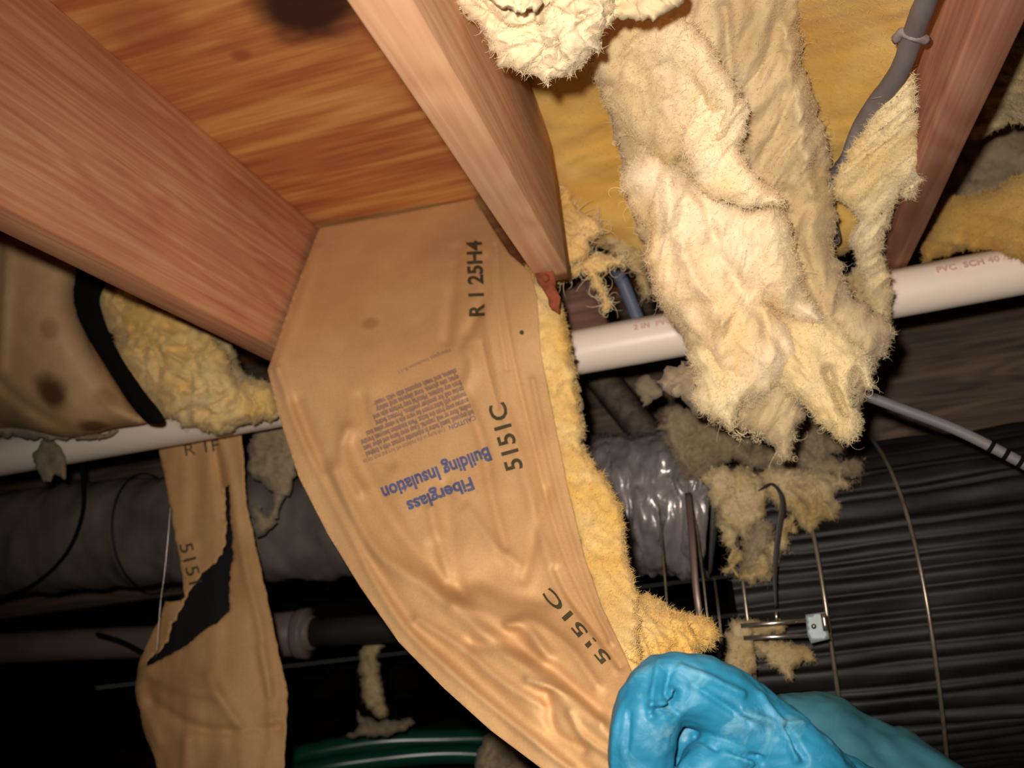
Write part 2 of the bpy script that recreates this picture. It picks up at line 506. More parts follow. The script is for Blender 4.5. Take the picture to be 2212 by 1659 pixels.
grey_fl = fluff_mat('fibreglass_grey', (160, 142, 114), (138, 120, 90), (84, 72, 58), .5, sc=1.6, dirt=.7)
dirty_fl = fluff_mat('fibreglass_dirty', (196, 176, 134), (176, 150, 96), (112, 96, 74), .5, sc=1.4, dirt=.8)
fib = plain('fibre_strands', (232, 214, 170), .7)
fib_d = plain('fibre_strands_dull', (160, 140, 108), .8)
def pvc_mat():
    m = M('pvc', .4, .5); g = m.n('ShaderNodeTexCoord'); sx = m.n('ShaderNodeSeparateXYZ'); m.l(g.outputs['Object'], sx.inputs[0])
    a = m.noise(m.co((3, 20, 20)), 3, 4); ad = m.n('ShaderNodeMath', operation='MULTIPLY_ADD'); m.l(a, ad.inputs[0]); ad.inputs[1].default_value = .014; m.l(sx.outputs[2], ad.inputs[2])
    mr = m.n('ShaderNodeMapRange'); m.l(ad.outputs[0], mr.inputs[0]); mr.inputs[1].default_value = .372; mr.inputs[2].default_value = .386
    m.color(m.mix(mr.outputs[0], (250, 232, 212), (160, 130, 98))); return m.m      # colour turns brown along the top of the pipe, with an uneven edge
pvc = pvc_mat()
ink_red = plain('red_print', (222, 178, 170), .5, 0, .3, .1, 60, 0)
ink_blue = plain('blue_ink', (94, 98, 132), .6, 0, .2, .2, 200, 0)
ink_cap = plain('grey_ink', (150, 122, 104), .6, 0, .2, .15, 200, 0)
ink_black = plain('black_ink', (78, 70, 50), .6, 0, .2, .3, 150, 0)
black = plain('matt_black', (14, 14, 13), .9, 0, .1)
cable_g = plain('grey_cable_sheath', (118, 112, 112), .55)
cable_b = plain('blue_grey_cable', (96, 104, 122), .5)
steel = plain('bright_wire', (190, 184, 170), .28, .9, .5, .2, 60, .1)
rustwire = plain('rusted_wire', (160, 146, 126), .3, .7, .5, .35, 40, .2)
bracket = plain('zinc_plate', (150, 160, 158), .5, .25)
rust = plain('rust', (128, 66, 40), .8, 0, .2, .35, 60, .4)
soil = plain('soil', (92, 80, 66), 1, 0, .1, .5, 6, 1)
duct_m = plain('duct_wrap_grey', (122, 112, 102), .32, .15, .5, .35, 9, .5)
foil = plain('duct_wrap_silver', (150, 142, 138), .3, .35, .6, .3, 25, .8)
ribbed = plain('black_liner', (27, 24, 22), .55, 0, .35, .7, 11, .6)
lowpipe = plain('old_grey_pipe', (120, 104, 94), .5, 0, .4, .2, 12, .1)
hose_m = plain('green_hose', (16, 74, 58), .25, 0, .6)
block = plain('foundation', (54, 48, 42), .95, 0, .1, .3, 7, .8)

# ------------------------------------------------------------------ setting
n = 90
gx, gy = np.meshgrid(np.linspace(-4, 4, n), np.linspace(-.6, 5.2, n)); q = np.column_stack([gx.ravel(), gy.ravel(), gx.ravel() * 0])
zf = -.32 + .05 * fbm(q * 1.4, 4) - .02
V = np.column_stack([q[:, 0], q[:, 1], zf])
mesh_obj('floor', V, [(i * n + j, i * n + j + 1, (i + 1) * n + j + 1, (i + 1) * n + j) for i in range(n - 1) for j in range(n - 1)], soil, kind='structure')
ceil = empty('ceiling', 'orange plywood subfloor over the joists', 'ceiling', (0, 2, zc)); ceil['kind'] = 'structure'; del ceil['category']
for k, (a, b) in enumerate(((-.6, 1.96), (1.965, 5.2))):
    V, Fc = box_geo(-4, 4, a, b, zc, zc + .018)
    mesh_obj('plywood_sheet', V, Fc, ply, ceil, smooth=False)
wb = empty('wall_back', 'dark block foundation wall', 'wall', (0, 5, -.4)); wb['kind'] = 'structure'; del wb['category']
bm_v, bm_f = box_geo(0, .39, 0, .2, 0, .19, .006)
shared = None
for r in range(6):
    for c in range(21):
        x = -4 + c * .4 - (r % 2) * .2
        if shared is None:
            shared = mesh_obj('block', bm_v, bm_f, block, wb, smooth=False); o = shared
        else:
            o = shared.copy(); COL.objects.link(o)
        o.location = (x, 5.0 + .01 * math.sin(r * 7 + c * 3), -.5 + r * .2)
for nm, x in (('wall_left', -4.2), ('wall_right', 4.0)):
    V, Fc = box_geo(x, x + .2, -.6, 5.2, -.5, zc + .02, .0); mesh_obj(nm, V, Fc, block, kind='structure', smooth=False)
V, Fc = box_geo(-4, 4, -.8, -.6, -.5, zc + .02); mesh_obj('wall_front', V, Fc, block, kind='structure', smooth=False)

H = .38
def joist(x0, label, mat, y1=1.3, y0=-.5):
    V, Fc = box_geo(x0, x0 + .038, y0, y1, H, zc, .0025, 60)
    wob = noise(np.column_stack([V[:, 1] * 6, V[:, 2] * 20 + x0 * 40, V[:, 0] * 0])) * .0012
    V[:, 0] += wob
    return mesh_obj('floor_joist', V, Fc, mat, label=label, cat='joist', group='floor joists under the plywood')
jA = joist(-.5814, 'broad reddish pine joist face with swirling grain at the left', pine_left, 1.36)
jB = joist(-.1786, 'middle pale pine joist between the bare plywood bay and the yellow insulation', pine_mid, 1.02)
jC = joist(.2275, 'right reddish pine joist that the grey cable runs down to, above the white pipe', pine_right, 1.26)
joist(.633, 'joist right of the dim insulation bay, beyond the right picture edge', pine_right)
V, Fc = box_geo(0, .09, -2.6, 2.6, 0, .48, .004, 40)
V = np.column_stack([-V[:, 1], V[:, 0] + 1.79, V[:, 2] + .135])
mesh_obj('support_beam', V, Fc, dark_wood, label='old dark wooden beam running behind the white pipe', cat='beam')

# ------------------------------------------------------------------ white pipe
pipe = empty('drain_pipe', 'long white plastic pipe hung crosswise under the joists with faint red print', 'pipe', (0, 1.222, .349))
pr = .0315
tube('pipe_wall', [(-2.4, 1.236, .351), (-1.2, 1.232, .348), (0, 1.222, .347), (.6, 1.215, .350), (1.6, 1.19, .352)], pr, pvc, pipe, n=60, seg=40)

def text_mesh(body, size=1.0, bold=0.0, sp=1.0):
    c = bpy.data.curves.new('lettering', 'FONT'); c.body = body; c.size = size; c.offset = bold; c.space_character = sp; c.resolution_u = 3
    o = bpy.data.objects.new('lettering', c); COL.objects.link(o)
    dg = bpy.context.evaluated_depsgraph_get(); me = bpy.data.meshes.new_from_object(o.evaluated_get(dg))
    v = np.array([tuple(a.co) for a in me.vertices]).reshape(-1, 3); f = [tuple(p.vertices) for p in me.polygons]
    bpy.data.objects.remove(o); bpy.data.curves.remove(c); bpy.data.meshes.remove(me)
    return v, f
def wrap_pipe(body, x0, size, ang0, mat):
    v, f = text_mesh(body, size, .0006, 1.1)
    a = np.radians(ang0) + v[:, 1] / pr
    c = np.array([np.interp(x0 + v[:, 0], [-2.4, 0, 1.6], [1.236, 1.222, 1.19]), np.interp(x0 + v[:, 0], [-2.4, 0, 1.6], [.351, .3475, .352])]).T
    V = np.column_stack([x0 + v[:, 0], c[:, 0] - (pr + .0006) * np.cos(a), c[:, 1] + (pr + .0006) * np.sin(a)])
    mesh_obj('printed_marking', V, f, mat, pipe, smooth=False)
wrap_pipe('2 IN  PVC DWV  D 2665', -.09, .011, 12, ink_red)
wrap_pipe('PVC  SCH 40  DWV', .29, .012, 12, ink_red)
wrap_pipe('SCH 40 DWV', -.92, .011, 28, ink_red)

# ------------------------------------------------------------------ main hanging faced batt
batt = empty('faced_insulation_batt', 'brown paper faced insulation batt with blue print, pulled down by the gloved hand', 'insulation', P(900, 900, 1.0))
main_out = [(690, 492), (860, 462), (1025, 428), (1062, 490), (1100, 548), (1146, 588), (1160, 640), (1168, 760), (1196, 900), (1226, 1050), (1262, 1200), (1300, 1310), (1348, 1410),
            (1385, 1500), (1400, 1600), (1400, 1760), (1300, 1760), (1180, 1668), (1060, 1578), (958, 1486), (862, 1388), (778, 1268), (706, 1150), (645, 1030), (598, 885), (578, 800), (600, 735), (640, 620)]
main_Y = [(690, 490, 1.205), (1025, 428, 1.235), (640, 620, 1.12), (585, 790, 1.02), (1110, 560, 1.09), (1160, 640, 1.03), (850, 600, 1.12), (900, 800, 1.02), (590, 880, 1.0),
          (700, 1150, .93), (860, 1390, .84), (1060, 1570, .76), (1250, 1740, .70), (1200, 850, 1.0), (1230, 1050, .95), (1300, 1300, .85), (1370, 1480, .74), (950, 1100, .93), (1050, 1300, .85), (1380, 1640, .69), (1150, 1460, .77)]
cr = [  # ridges (+ towards the camera) and valleys (-)
    ([(600, 800), (660, 960), (745, 1130), (850, 1320), (940, 1420), (1080, 1540), (1230, 1660)], 11, .006),
    ([(640, 870), (700, 1020), (790, 1190), (890, 1340), (1000, 1440), (1130, 1550), (1290, 1680)], 16, -.007),
    ([(720, 1020), (800, 1180), (940, 1280), (1080, 1400), (1210, 1500), (1330, 1600)], 20, .011),
    ([(760, 960), (850, 1130), (960, 1250), (1080, 1350), (1230, 1480), (1340, 1560)], 20, -.009),
    ([(1070, 530), (1085, 640), (1110, 780), (1150, 950), (1190, 1110), (1240, 1250), (1310, 1380)], 5, -.004),
    ([(1040, 600), (1062, 740), (1090, 880), (1130, 1010), (1170, 1160), (1225, 1300), (1330, 1440)], 14, .005),
    ([(1150, 820), (1180, 960), (1220, 1120), (1268, 1270), (1320, 1390)], 6, .004),
    ([(985, 540), (975, 640), (965, 735)], 14, -.006),
    ([(1050, 560), (1046, 640), (1020, 700), (1000, 740)], 12, -.005),
    ([(1005, 740), (1020, 790), (1000, 850)], 14, .006),
    ([(1000, 850), (1040, 950), (1060, 1060), (1090, 1180)], 13, -.007),
    ([(680, 540), (655, 640), (625, 720), (600, 790)], 12, .004),
    ([(780, 860), (800, 940), (840, 1000)], 16, -.006), ([(750, 930), (740, 990), (780, 1060)], 14, .006),
    ([(980, 1275), (1040, 1262), (1110, 1290), (1170, 1300)], 24, -.012),
    ([(985, 1300), (1040, 1320), (1090, 1345), (1140, 1360), (1180, 1420)], 16, .010),
    ([(960, 1050), (970, 1140), (985, 1240), (1000, 1290)], 18, -.006), ([(930, 1100), (950, 1190), (975, 1280)], 12, .005),
    ([(1010, 1100), (1070, 1180), (1120, 1220)], 12, .004), ([(1130, 1250), (1160, 1140), (1180, 1060)], 14, -.005),
    ([(1100, 1350), (1150, 1340), (1230, 1400), (1290, 1480)], 13, .008), ([(1020, 1390), (1110, 1400), (1200, 1450), (1290, 1540)], 16, -.008),
    ([(900, 1340), (1000, 1400), (1080, 1470), (1180, 1530)], 12, .006), ([(1140, 1470), (1230, 1500), (1300, 1560)], 10, .007),
    ([(1180, 1500), (1200, 1580), (1260, 1620)], 12, -.008), ([(1230, 1540), (1260, 1590), (1330, 1640)], 10, .007),
    ([(820, 560), (780, 700), (800, 820)], 40, .006), ([(900, 640), (920, 780)], 40, -.004),
    ([(1010, 1230), (1080, 1240), (1150, 1270)], 34, -.010), ([(940, 1180), (960, 1260)], 18, -.008), ([(1075, 540), (1075, 660), (1095, 800)], 3.5, -.003), ([(1040, 740), (1055, 810), (1075, 880)], 4, -.003), ([(1205, 850), (1240, 1000), (1275, 1150), (1320, 1300)], 4, -.003),
    ([(1200, 1230), (1230, 1290), (1290, 1370), (1340, 1440)], 9, -.008),
]
fac, SF = sheet('paper_facing', main_out, main_Y, paper, batt, step=5, creases=[(a, w_, b * 1.15) for a, w_, b in cr], noise_amp=.0042, nscale=100, seed=2, ndir=(.42, .9), smooth_outline=False)
# fold-over flange line along the right edge
yp_out = [(1130, 585), (1165, 600), (1195, 650), (1222, 700), (1240, 790), (1256, 900), (1262, 960), (1290, 1010), (1330, 1070), (1350, 1140), (1352, 1200), (1368, 1250), (1380, 1310),
          (1384, 1400), (1400, 1500), (1370, 1520), (1330, 1420), (1280, 1290), (1232, 1140), (1200, 1000), (1170, 860), (1140, 740)]
def back_of(f, off): return lambda px, py: f(px, py) + off
ypm, yd = pillow('fibreglass_edge', yp_out, back_of(depthf(main_Y), .032), .026, yellow, batt, step=6, rag=5, amp=.006, freq=70, rw=22, seed=4, lat=.002)
fibres(batt, yd, 160, fib, 5, 6, 26)
# thin pale layer of fluff on the outer side
gp, gd = pillow('torn_fluff', [(1150, 600), (1190, 610), (1222, 690), (1246, 800), (1262, 900), (1258, 990), (1240, 960), (1228, 860), (1200, 760), (1170, 680)], 1.06, .012, dirty_fl, batt, step=6, rag=5, amp=.004, freq=90, rw=14, seed=9)
# lettering
def letter(body, start, xdir, capx, surf, mat, parent, bold=.0, width=None, lift=.0022, name='printed_lettering', label=None):
    v, f = text_mesh(body, 1.0, bold)
    cap = .72; v = v.copy(); v[:, :2] /= cap
    L = v[:, 0].max(); sx = capx if width is None else width / L
    d = np.array(xdir, float); d /= np.linalg.norm(d); u = np.array([d[1], -d[0]])
    p = np.array(start, float) + v[:, :1] * sx * d + v[:, 1:2] * capx * u
    y = surf(p[:, 0], p[:, 1]) - lift
    f2 = [q for q in f]
    return mesh_obj(name, PA(p[:, 0], p[:, 1], y), f2, mat, parent, smooth=False, label=label)
letter('Building Insulation', (1055, 965), (-1, .385), 30, SF, ink_blue, batt, .035, 250)
letter('Fiberglass', (1018, 1030), (-1, .385), 28, SF, ink_blue, batt, .035, 152)
cap_lines = ['CAUTION: Kraft facing on this insulation will burn and must not be', 'left exposed. Install facing in substantial contact with a finished', 'ceiling, floor or wall material. Keep open flame and other heat',
             'sources away from the facing. Place insulation between framing', 'members with facing toward the warm side in winter unless local', 'codes call for another position. Protect facing', 'from any damage. Material may irritate skin and',
             'eyes; use gloves, long sleeves and safety', 'glasses, and wash exposed skin with water']
for k, t in enumerate(cap_lines):
    s = (1026 - k * 5.2, 897 - k * 12.6); wd = 250 if k < 4 else (232 if k == 4 else 205 - (k > 6) * 12)
    if k == 0:
        letter('CAUTION', s, (-1, .40), 10, SF, ink_blue, batt, .006, 62)
        letter(t[9:], (s[0] - 66, s[1] + 26.4), (-1, .40), 10, SF, ink_cap, batt, .012, 190)
    else: letter(t, s, (-1, .40), 11.5, SF, ink_cap, batt, .055, wd)
letter('Fiberglass insulation R-11', (972, 752), (-1, .43), 8, SF, ink_cap, batt, .01, 122)
letter('5151C', (1130, 1012), (-.28, -1), 38, SF, ink_black, batt, .02, 150, name='stamped_code')
letter('R 1 25H4', (1046, 684), (-.04, -1), 33, SF, ink_black, batt, .03, 165, name='stamped_code')
letter('5151C', (1322, 1424), (-.86, -1), 25, SF, ink_black, batt, .02, 205, name='stamped_code')
a = np.linspace(0, 2 * np.pi, 12, endpoint=False); px = 1127 + 5 * np.cos(a); py = 718 + 5 * np.sin(a)
mesh_obj('pin_hole_mark', PA(px, py, SF(px, py) - .0014), [tuple(range(12))], ink_black, batt, smooth=False)

# ------------------------------------------------------------------ left side: stained faced batt, black band, yellow clump
lb = empty('stained_insulation_batt', 'sagging batt with water-stained brown paper left of the broad joist', 'insulation', P(120, 750, 1.1))
ob, _ = pillow('paper_facing', [(-160, 430), (60, 470), (150, 500), (180, 560), (165, 640), (190, 720), (235, 800), (290, 880), (320, 912), (250, 925), (150, 945), (40, 925), (-160, 890)],
       [(0, 450, 1.06), (180, 560, 1.10), (0, 900, 1.13), (300, 900, 1.15), (100, 700, 1.07), (-150, 700, 1.08)], .05, None, lb, step=9, rag=0, amp=.003, freq=12, rw=70, seed=3, lat=.0, bil=.2, back=.8,
       creases=[([(20, 520), (10, 650), (0, 800)], 14, .007), ([(0, 830), (60, 880), (150, 930)], 12, -.006)])
def on_surface(o):
    v = np.array([tuple(a.co) for a in o.data.vertices]); c_ = v @ R; qx = CX + c_[:, 0] / -c_[:, 2] * F; qy = CY - c_[:, 1] / -c_[:, 2] * F
    def g(px, py):
        d = np.hypot(qx - px, qy - py) + v[:, 1] * 400; return v[np.argmin(d)]
    return g
ob.data.materials.append(stained(on_surface(ob)))
_, gdat = pillow('grey_fibreglass_rim', [(-120, 850), (-20, 858), (30, 880), (80, 915), (150, 938), (250, 930), (215, 945), (120, 950), (0, 945), (-120, 950)], 1.16, .02, grey_fl, lb, step=7, rag=6, amp=.008, freq=50, rw=16, seed=12)
ob, _ = pillow('black_curved_band', [(165, 540), (215, 545), (235, 600), (215, 650), (245, 740), (300, 830), (355, 905), (322, 914), (280, 872), (215, 770), (160, 690), (128, 640), (126, 590)], 1.08, .012, black, None, step=7, rag=1, amp=.001, rw=14, seed=6, lat=0,  # black crescent laid between the paper and the fluff
               label='black curved band between the stained brown paper and the yellow fluff', cat='edging strip')
yc = empty('insulation_clump', 'yellow fluffy clump resting on the pipe below the broad left joist', 'insulation', P(400, 780, 1.12))
_, yd2 = pillow('fibreglass_mass', [(205, 600), (260, 590), (330, 610), (400, 680), (450, 720), (490, 770), (508, 830), (540, 820), (585, 835), (600, 890), (560, 912), (500, 920), (440, 930), (360, 900), (330, 880), (290, 830), (255, 790), (250, 740), (215, 680), (190, 640)],
                [(300, 650, 1.12), (580, 870, 1.15), (400, 900, 1.14), (250, 700, 1.13)], .035, pale_y, yc, step=6, rag=8, amp=.012, freq=36, rw=45, seed=8, lat=.004, bil=.7)
_, yd3 = pillow('torn_fluff', [(330, 640), (420, 660), (500, 740), (520, 800), (560, 830), (500, 850), (440, 800), (380, 740)], 1.17, .015, dirty_fl, yc, step=7, rag=8, amp=.008, rw=20, seed=18)
_, yd4 = pillow('torn_fluff', [(440, 905), (480, 880), (540, 870), (590, 880), (600, 900), (540, 915), (500, 930), (470, 940)], 1.145, .01, dirty_fl, yc, step=6, rag=6, amp=.005, rw=12, seed=28)
fibres(yc, yd2, 260, fib, 3, 10, 45); fibres(yc, yd3, 60, fib_d, 13, 10, 40)
pillow('fluff_scrap', [(85, 960), (110, 948), (135, 975), (142, 1010), (136, 1036), (118, 1020), (108, 1040), (90, 1034), (78, 1008), (72, 985)], 1.19, .008, grey_fl, step=5, rag=4, amp=.005, rw=12, seed=21,
       label='small dusty scrap of fluff stuck on the white pipe at far left', cat='insulation')

# torn paper strip below the pipe
tp = empty('torn_paper_strip', 'long torn strip of brown facing paper hanging below the pipe with a black rip', 'paper', P(450, 1000, 1.3))
rip = [(486, 1052), (494, 1046), (497, 1090), (502, 1180), (505, 1210), (497, 1230), (495, 1320), (470, 1345), (440, 1360), (415, 1385), (385, 1405), (350, 1425), (318, 1438), (316, 1430), (350, 1402), (365, 1380), (372, 1350), (395, 1310), (408, 1280), (440, 1236), (470, 1212), (487, 1180), (489, 1120)]
t_out = [(340, 955), (352, 860), (380, 800), (500, 800), (515, 860), (522, 935), (527, 1000), (532, 1090), (552, 1180), (575, 1280), (600, 1400), (622, 1500), (618, 1590), (612, 1700), (590, 1840), (380, 1820), (345, 1700), (335, 1640), (310, 1580), (292, 1490), (300, 1430), (340, 1345), (358, 1300), (392, 1298), (400, 1290), (390, 1220), (372, 1120), (356, 1030)]
tcr = [([(462, 960), (475, 1040), (485, 1120)], 8, -.008), ([(420, 980), (425, 1060), (415, 1150)], 18, -.006), ([(480, 950), (500, 1050), (525, 1200), (560, 1350), (585, 1500)], 10, .006),
       ([(310, 1450), (380, 1480), (460, 1500)], 16, .007), ([(450, 1460), (490, 1530), (530, 1580), (590, 1560)], 14, .007), ([(330, 1520), (420, 1570), (500, 1580), (600, 1570)], 12, -.008), ([(400, 1600), (400, 1700)], 12, .006),
       ([(560, 1400), (580, 1500), (585, 1580)], 8, .004), ([(320, 1440), (300, 1500), (340, 1600)], 14, .006)]
_, ST = sheet('paper_facing', t_out, [(430, 820, 1.285), (430, 950, 1.29), (430, 1200, 1.27), (450, 1500, 1.2), (600, 1500, 1.23), (300, 1480, 1.24), (450, 1690, 1.2)], paper_t, tp, step=7, creases=tcr, noise_amp=.006, nscale=80, rag=2, seed=6, holes=[rip], hrag=3, ndir=(0, 1))
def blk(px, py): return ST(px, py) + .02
ob, _ = sheet('rip_shade', [(480, 1050), (503, 1050), (510, 1200), (506, 1320), (470, 1360), (400, 1410), (330, 1440), (320, 1428), (368, 1360), (390, 1290), (440, 1225), (478, 1190)], blk, rip_dk, tp, step=12, noise_amp=.0, rag=4, seed=3)  # black sheet behind the rip, standing in for the shade in the gap
letter('5151', (386, 1175), (.26, 1), 30, ST, ink_black, tp, .004, 92, name='stamped_code')
letter('R 1F', (398, 985), (1, -.16), 26, ST, ink_black, tp, .0, 78, name='stamped_code')
pillow('fluff_strip', [(540, 960), (560, 890), (610, 870), (640, 940), (640, 1000), (625, 1060), (598, 1120), (575, 1155), (548, 1150), (538, 1095), (560, 1090), (580, 1120), (590, 1070), (560, 1040), (535, 1010)], 1.33, .02, grey_fl, step=6, rag=8, amp=.01, freq=50, rw=16, seed=31,
       label='grey ragged fluff dangling behind the torn paper strip under the pipe', cat='insulation')

# dark grey duct, silver end, lower pipe, hose
dk = empty('air_duct', 'round grey plastic wrapped duct in shadow behind the hanging papers', 'duct', (-.9, 1.52, .2))
dp = [(-2.2, 1.56, .27), (-1.6, 1.54, .262), (-1.16, 1.52, .245), (-.7, 1.5, .205), (-.3, 1.47, .172), (-.2, 1.463, .163)]
V, Fc = tube_geo(dp, .1, 220, 64)
V += np.stack([fbm(V * np.array([22, 8, 8]) + s, 4) for s in (0, 31, 57)], 1) * .006
V[:, 1] += .004 * np.sin(V[:, 0] * 150) * np.clip((V[:, 0] + .45) * 4, 0, 1)
mesh_obj('duct_wrap', V, Fc, duct_m, dk)
V, Fc = tube_geo([(-.34, 1.472, .176), (-.2, 1.463, .160), (-.09, 1.455, .145), (-.03, 1.45, .13)], [.104, .108, .112, .108], 90, 120)
th = np.arctan2(V[:, 2] - .166, V[:, 1] - 1.463)
V += np.stack([billow(np.column_stack([V[:, 0] * 34, th * 1.3, V[:, 0] * 0 + s]), 3) for s in (0, 3, 6)], 1) * .007
mesh_obj('silver_wrap_end', V, Fc, foil, dk, label='crinkled silver end of the duct wrap')
for xx in (-.255, -.205, -1.05):
    t = np.linspace(0, 2 * np.pi, 60, endpoint=False); cz = np.interp(xx, [-1.16, -.7, -.3, 0], [.245, .205, .172, .158]); cyy = np.interp(xx, [-1.16, -.7, -.3, 0], [1.52, 1.5, 1.468, 1.46])
    V, Fc = tube_geo(np.column_stack([t * 0 + xx, cyy + .107 * np.cos(t), cz + .107 * np.sin(t)]), .002, seg=8, close=True, spline=False); mesh_obj('band', V, Fc, ribbed, dk)
lp = empty('water_pipe', 'dull grey pipe low in the dark behind the torn paper strip', 'pipe', (-1, 1.64, .04))
tube('pipe_wall', [(-2.4, 1.66, .11), (-1.5, 1.64, .065), (-1.05, 1.62, .035), (-.78, 1.61, .02)], .03, lowpipe, lp, n=30, seg=28)
tube('coupling', [(-.93, 1.615, .028), (-.80, 1.61, .022)], .04, lowpipe, lp, n=4, seg=28)
tube('collar', [(-.81, 1.61, .022), (-.79, 1.61, .02)], .045, lowpipe, lp, n=4, seg=28)
tube('pipe_wall', [(-.78, 1.61, .02), (-.4, 1.6, .0)], .026, plain('dark_pipe', (44, 40, 38), .5), lp, n=8, seg=20)
hs = empty('garden_hose', 'glossy dark green hose lying low in the dark under the hanging paper', 'hose', (-.8, 2.0, -.25))
tube('hose_wall', [P(480, 1690, 1.9), P(620, 1640, 1.9), P(800, 1605, 1.95), P(950, 1598, 2.0), P(1100, 1600, 2.05), P(1300, 1640, 2.1)], .022, hose_m, hs, n=50, seg=16)
tube('hose_wall', [P(500, 1720, 1.85), P(650, 1668, 1.85), P(820, 1640, 1.9), P(980, 1628, 1.95), P(1150, 1640, 2.0)], .02, hose_m, hs, n=50, seg=16)
tube('hanging_cable', [P(-40, 1300, 1.5), P(60, 1270, 1.45), P(140, 1200, 1.42), P(178, 1110, 1.4), P(178, 1020, 1.38), P(170, 960, 1.36)], .0035, black, n=40, seg=10, label='thin black cable looping up to the white pipe at far left', cat='cable')
tube('sagging_cable', [P(210, 1370, 1.5), P(260, 1385, 1.49), P(310, 1410, 1.48), P(380, 1450, 1.5), P(460, 1470, 1.55)], .004, black, n=30, seg=10, label='short black cable drooping over the low grey pipe', cat='cable')
tube('cobweb_thread', [P(368, 1090, 1.18), P(364, 1150, 1.18), P(355, 1240, 1.18), P(346, 1310, 1.18), P(338, 1420, 1.18)], .0005, steel, n=30, seg=5, label='thin shiny cobweb thread left of the torn paper strip', cat='cobweb')
wsp = empty('white_fluff_strand', 'pale twisted strand of fluff dangling in the dark left of the printed batt', 'insulation', P(820, 1450, 1.7))
_, wd_ = pillow('fluff_body', [(800, 1340), (830, 1350), (838, 1372), (822, 1400), (820, 1440), (828, 1500), (834, 1540), (818, 1550), (800, 1530), (782, 1490), (776, 1420), (786, 1375)], 1.7, .02, dirty_fl, wsp, step=5, rag=6, amp=.008, freq=60, rw=14, seed=41)
_, wd2_ = pillow('fluff_tip', [(768, 1535), (790, 1545), (830, 1560), (880, 1552), (900, 1562), (860, 1582), (800, 1590), (750, 1592), (770, 1570)], 1.75, .02, grey_fl, wsp, step=5, rag=7, amp=.01, freq=60, rw=12, seed=42)
fibres(wsp, wd_, 60, fib_d, 44, 8, 30)

# ------------------------------------------------------------------ middle joist end, background fluff in the bay
rp = empty('rusty_bracket', 'small rusty orange metal bracket on the end of the middle joist', 'bracket', P(1185, 620, 1.1))
o, _ = sheet('plate', [(1148, 576), (1178, 566), (1196, 590), (1200, 620), (1212, 640), (1208, 680), (1192, 668), (1180, 640), (1160, 610)], .985, rust, rp, step=7, th=.003, noise_amp=.004, nscale=20, rag=3)
a = np.linspace(0, 2 * np.pi, 14, endpoint=False)
mesh_obj('bolt_head', np.vstack([PA(1178 + 9 * np.cos(a), 600 + 9 * np.sin(a), np.full(14, .975)), PA(1178 + 9 * np.cos(a), 600 + 9 * np.sin(a), np.full(14, .986))]), [tuple(range(14))] + [(i, (i + 1) % 14, 14 + (i + 1) % 14, 14 + i) for i in range(14)], rust, rp)

bg = empty('bay_insulation_batt', 'golden yellow batt pressed up in the bay between the middle and right joists', 'insulation', P(1500, 200, .95))
_, bd = pillow('fibreglass_mass', [(1040, -60), (1300, -120), (2060, -120), (2005, 60), (1960, 250), (1930, 420), (1800, 560), (1500, 640), (1380, 560), (1250, 520), (1200, 470), (1160, 330), (1110, 170)],
               [(1150, 100, .88), (1200, 400, 1.1), (1250, 500, 1.15), (1600, 100, .92), (1900, 50, .82), (1900, 300, .98), (1700, 500, 1.13), (1500, 600, 1.16)], .03, gold, bg, step=9, rag=4, amp=.009, freq=9, rw=60, seed=51, bil=.0, lat=.001)
fibres(bg, bd, 60, fib, 52, 8, 30, fuzz=15000)
tw = empty('torn_fluff_wisps', 'pale shredded wisps of fluff hanging beside the middle joist end', 'insulation', P(1240, 500, 1.1))
for k, ol in enumerate([[(1165, 468), (1200, 455), (1225, 400), (1250, 450), (1290, 470), (1300, 500), (1270, 520), (1260, 560), (1235, 570), (1215, 600), (1190, 575), (1205, 530), (1170, 505)],
                        [(1240, 560), (1280, 550), (1330, 555), (1350, 570), (1310, 580), (1295, 600), (1312, 650), (1306, 672), (1290, 620), (1270, 590), (1230, 600), (1200, 612)],
                        [(1290, 440), (1380, 480), (1390, 560), (1400, 640), (1370, 600), (1330, 545), (1300, 520)]]):
    _, d_ = pillow('fluff_tuft', ol, 1.08 + .03 * k, .014, (pale_y, pale_y, dirty_fl)[k], tw, step=5, rag=9, amp=.009, freq=70, rw=12, seed=60 + k)
    fibres(tw, d_, 160, fib_d if k == 2 else fib, 62 + k, 14, 80, rr=(.0003, .0007))
tube('thin_cable', [P(1310, 560, 1.27), P(1340, 600, 1.26), P(1362, 650, 1.27), P(1390, 720, 1.29)], .0095, cable_b, n=20, seg=14, label='blue grey cable dropping behind the white pipe near the pale wisps', cat='cable')

# top crumpled piece
tc = empty('crumpled_insulation_piece', 'crumpled cream chunk of insulation hanging at the top beside the middle joist', 'insulation', P(1180, 60, .52))
_, td = pillow('fibreglass_mass', [(985, -80), (1340, -80), (1330, 20), (1305, 60), (1302, 100), (1275, 118), (1250, 145), (1225, 165), (1195, 168), (1185, 190), (1160, 170), (1120, 150), (1078, 140), (1070, 110), (1040, 70), (1010, 40), (985, 10)],
               [(1000, 0, .60), (1300, 0, .62), (1180, 180, .66), (1100, -80, .57)], .018, blob_fl, tc, step=5, rag=8, amp=.008, freq=62, rw=38, seed=71, lat=.003, bil=.75, dirv=(.5, .3), stretch=1.6,
               creases=[([(1060, 30), (1110, 70), (1180, 50)], 12, -.006), ([(1170, 40), (1200, 90), (1240, 120)], 12, .007), ([(1240, 20), (1290, 70)], 10, -.006)])
_, td2 = pillow('torn_layer', [(1180, -80), (1440, -80), (1480, 0), (1440, 30), (1390, 42), (1340, 40), (1300, 60), (1250, 20), (1200, 0)], .64, .014, tan_fl, tc, step=6, rag=7, amp=.008, freq=60, rw=25, seed=73)
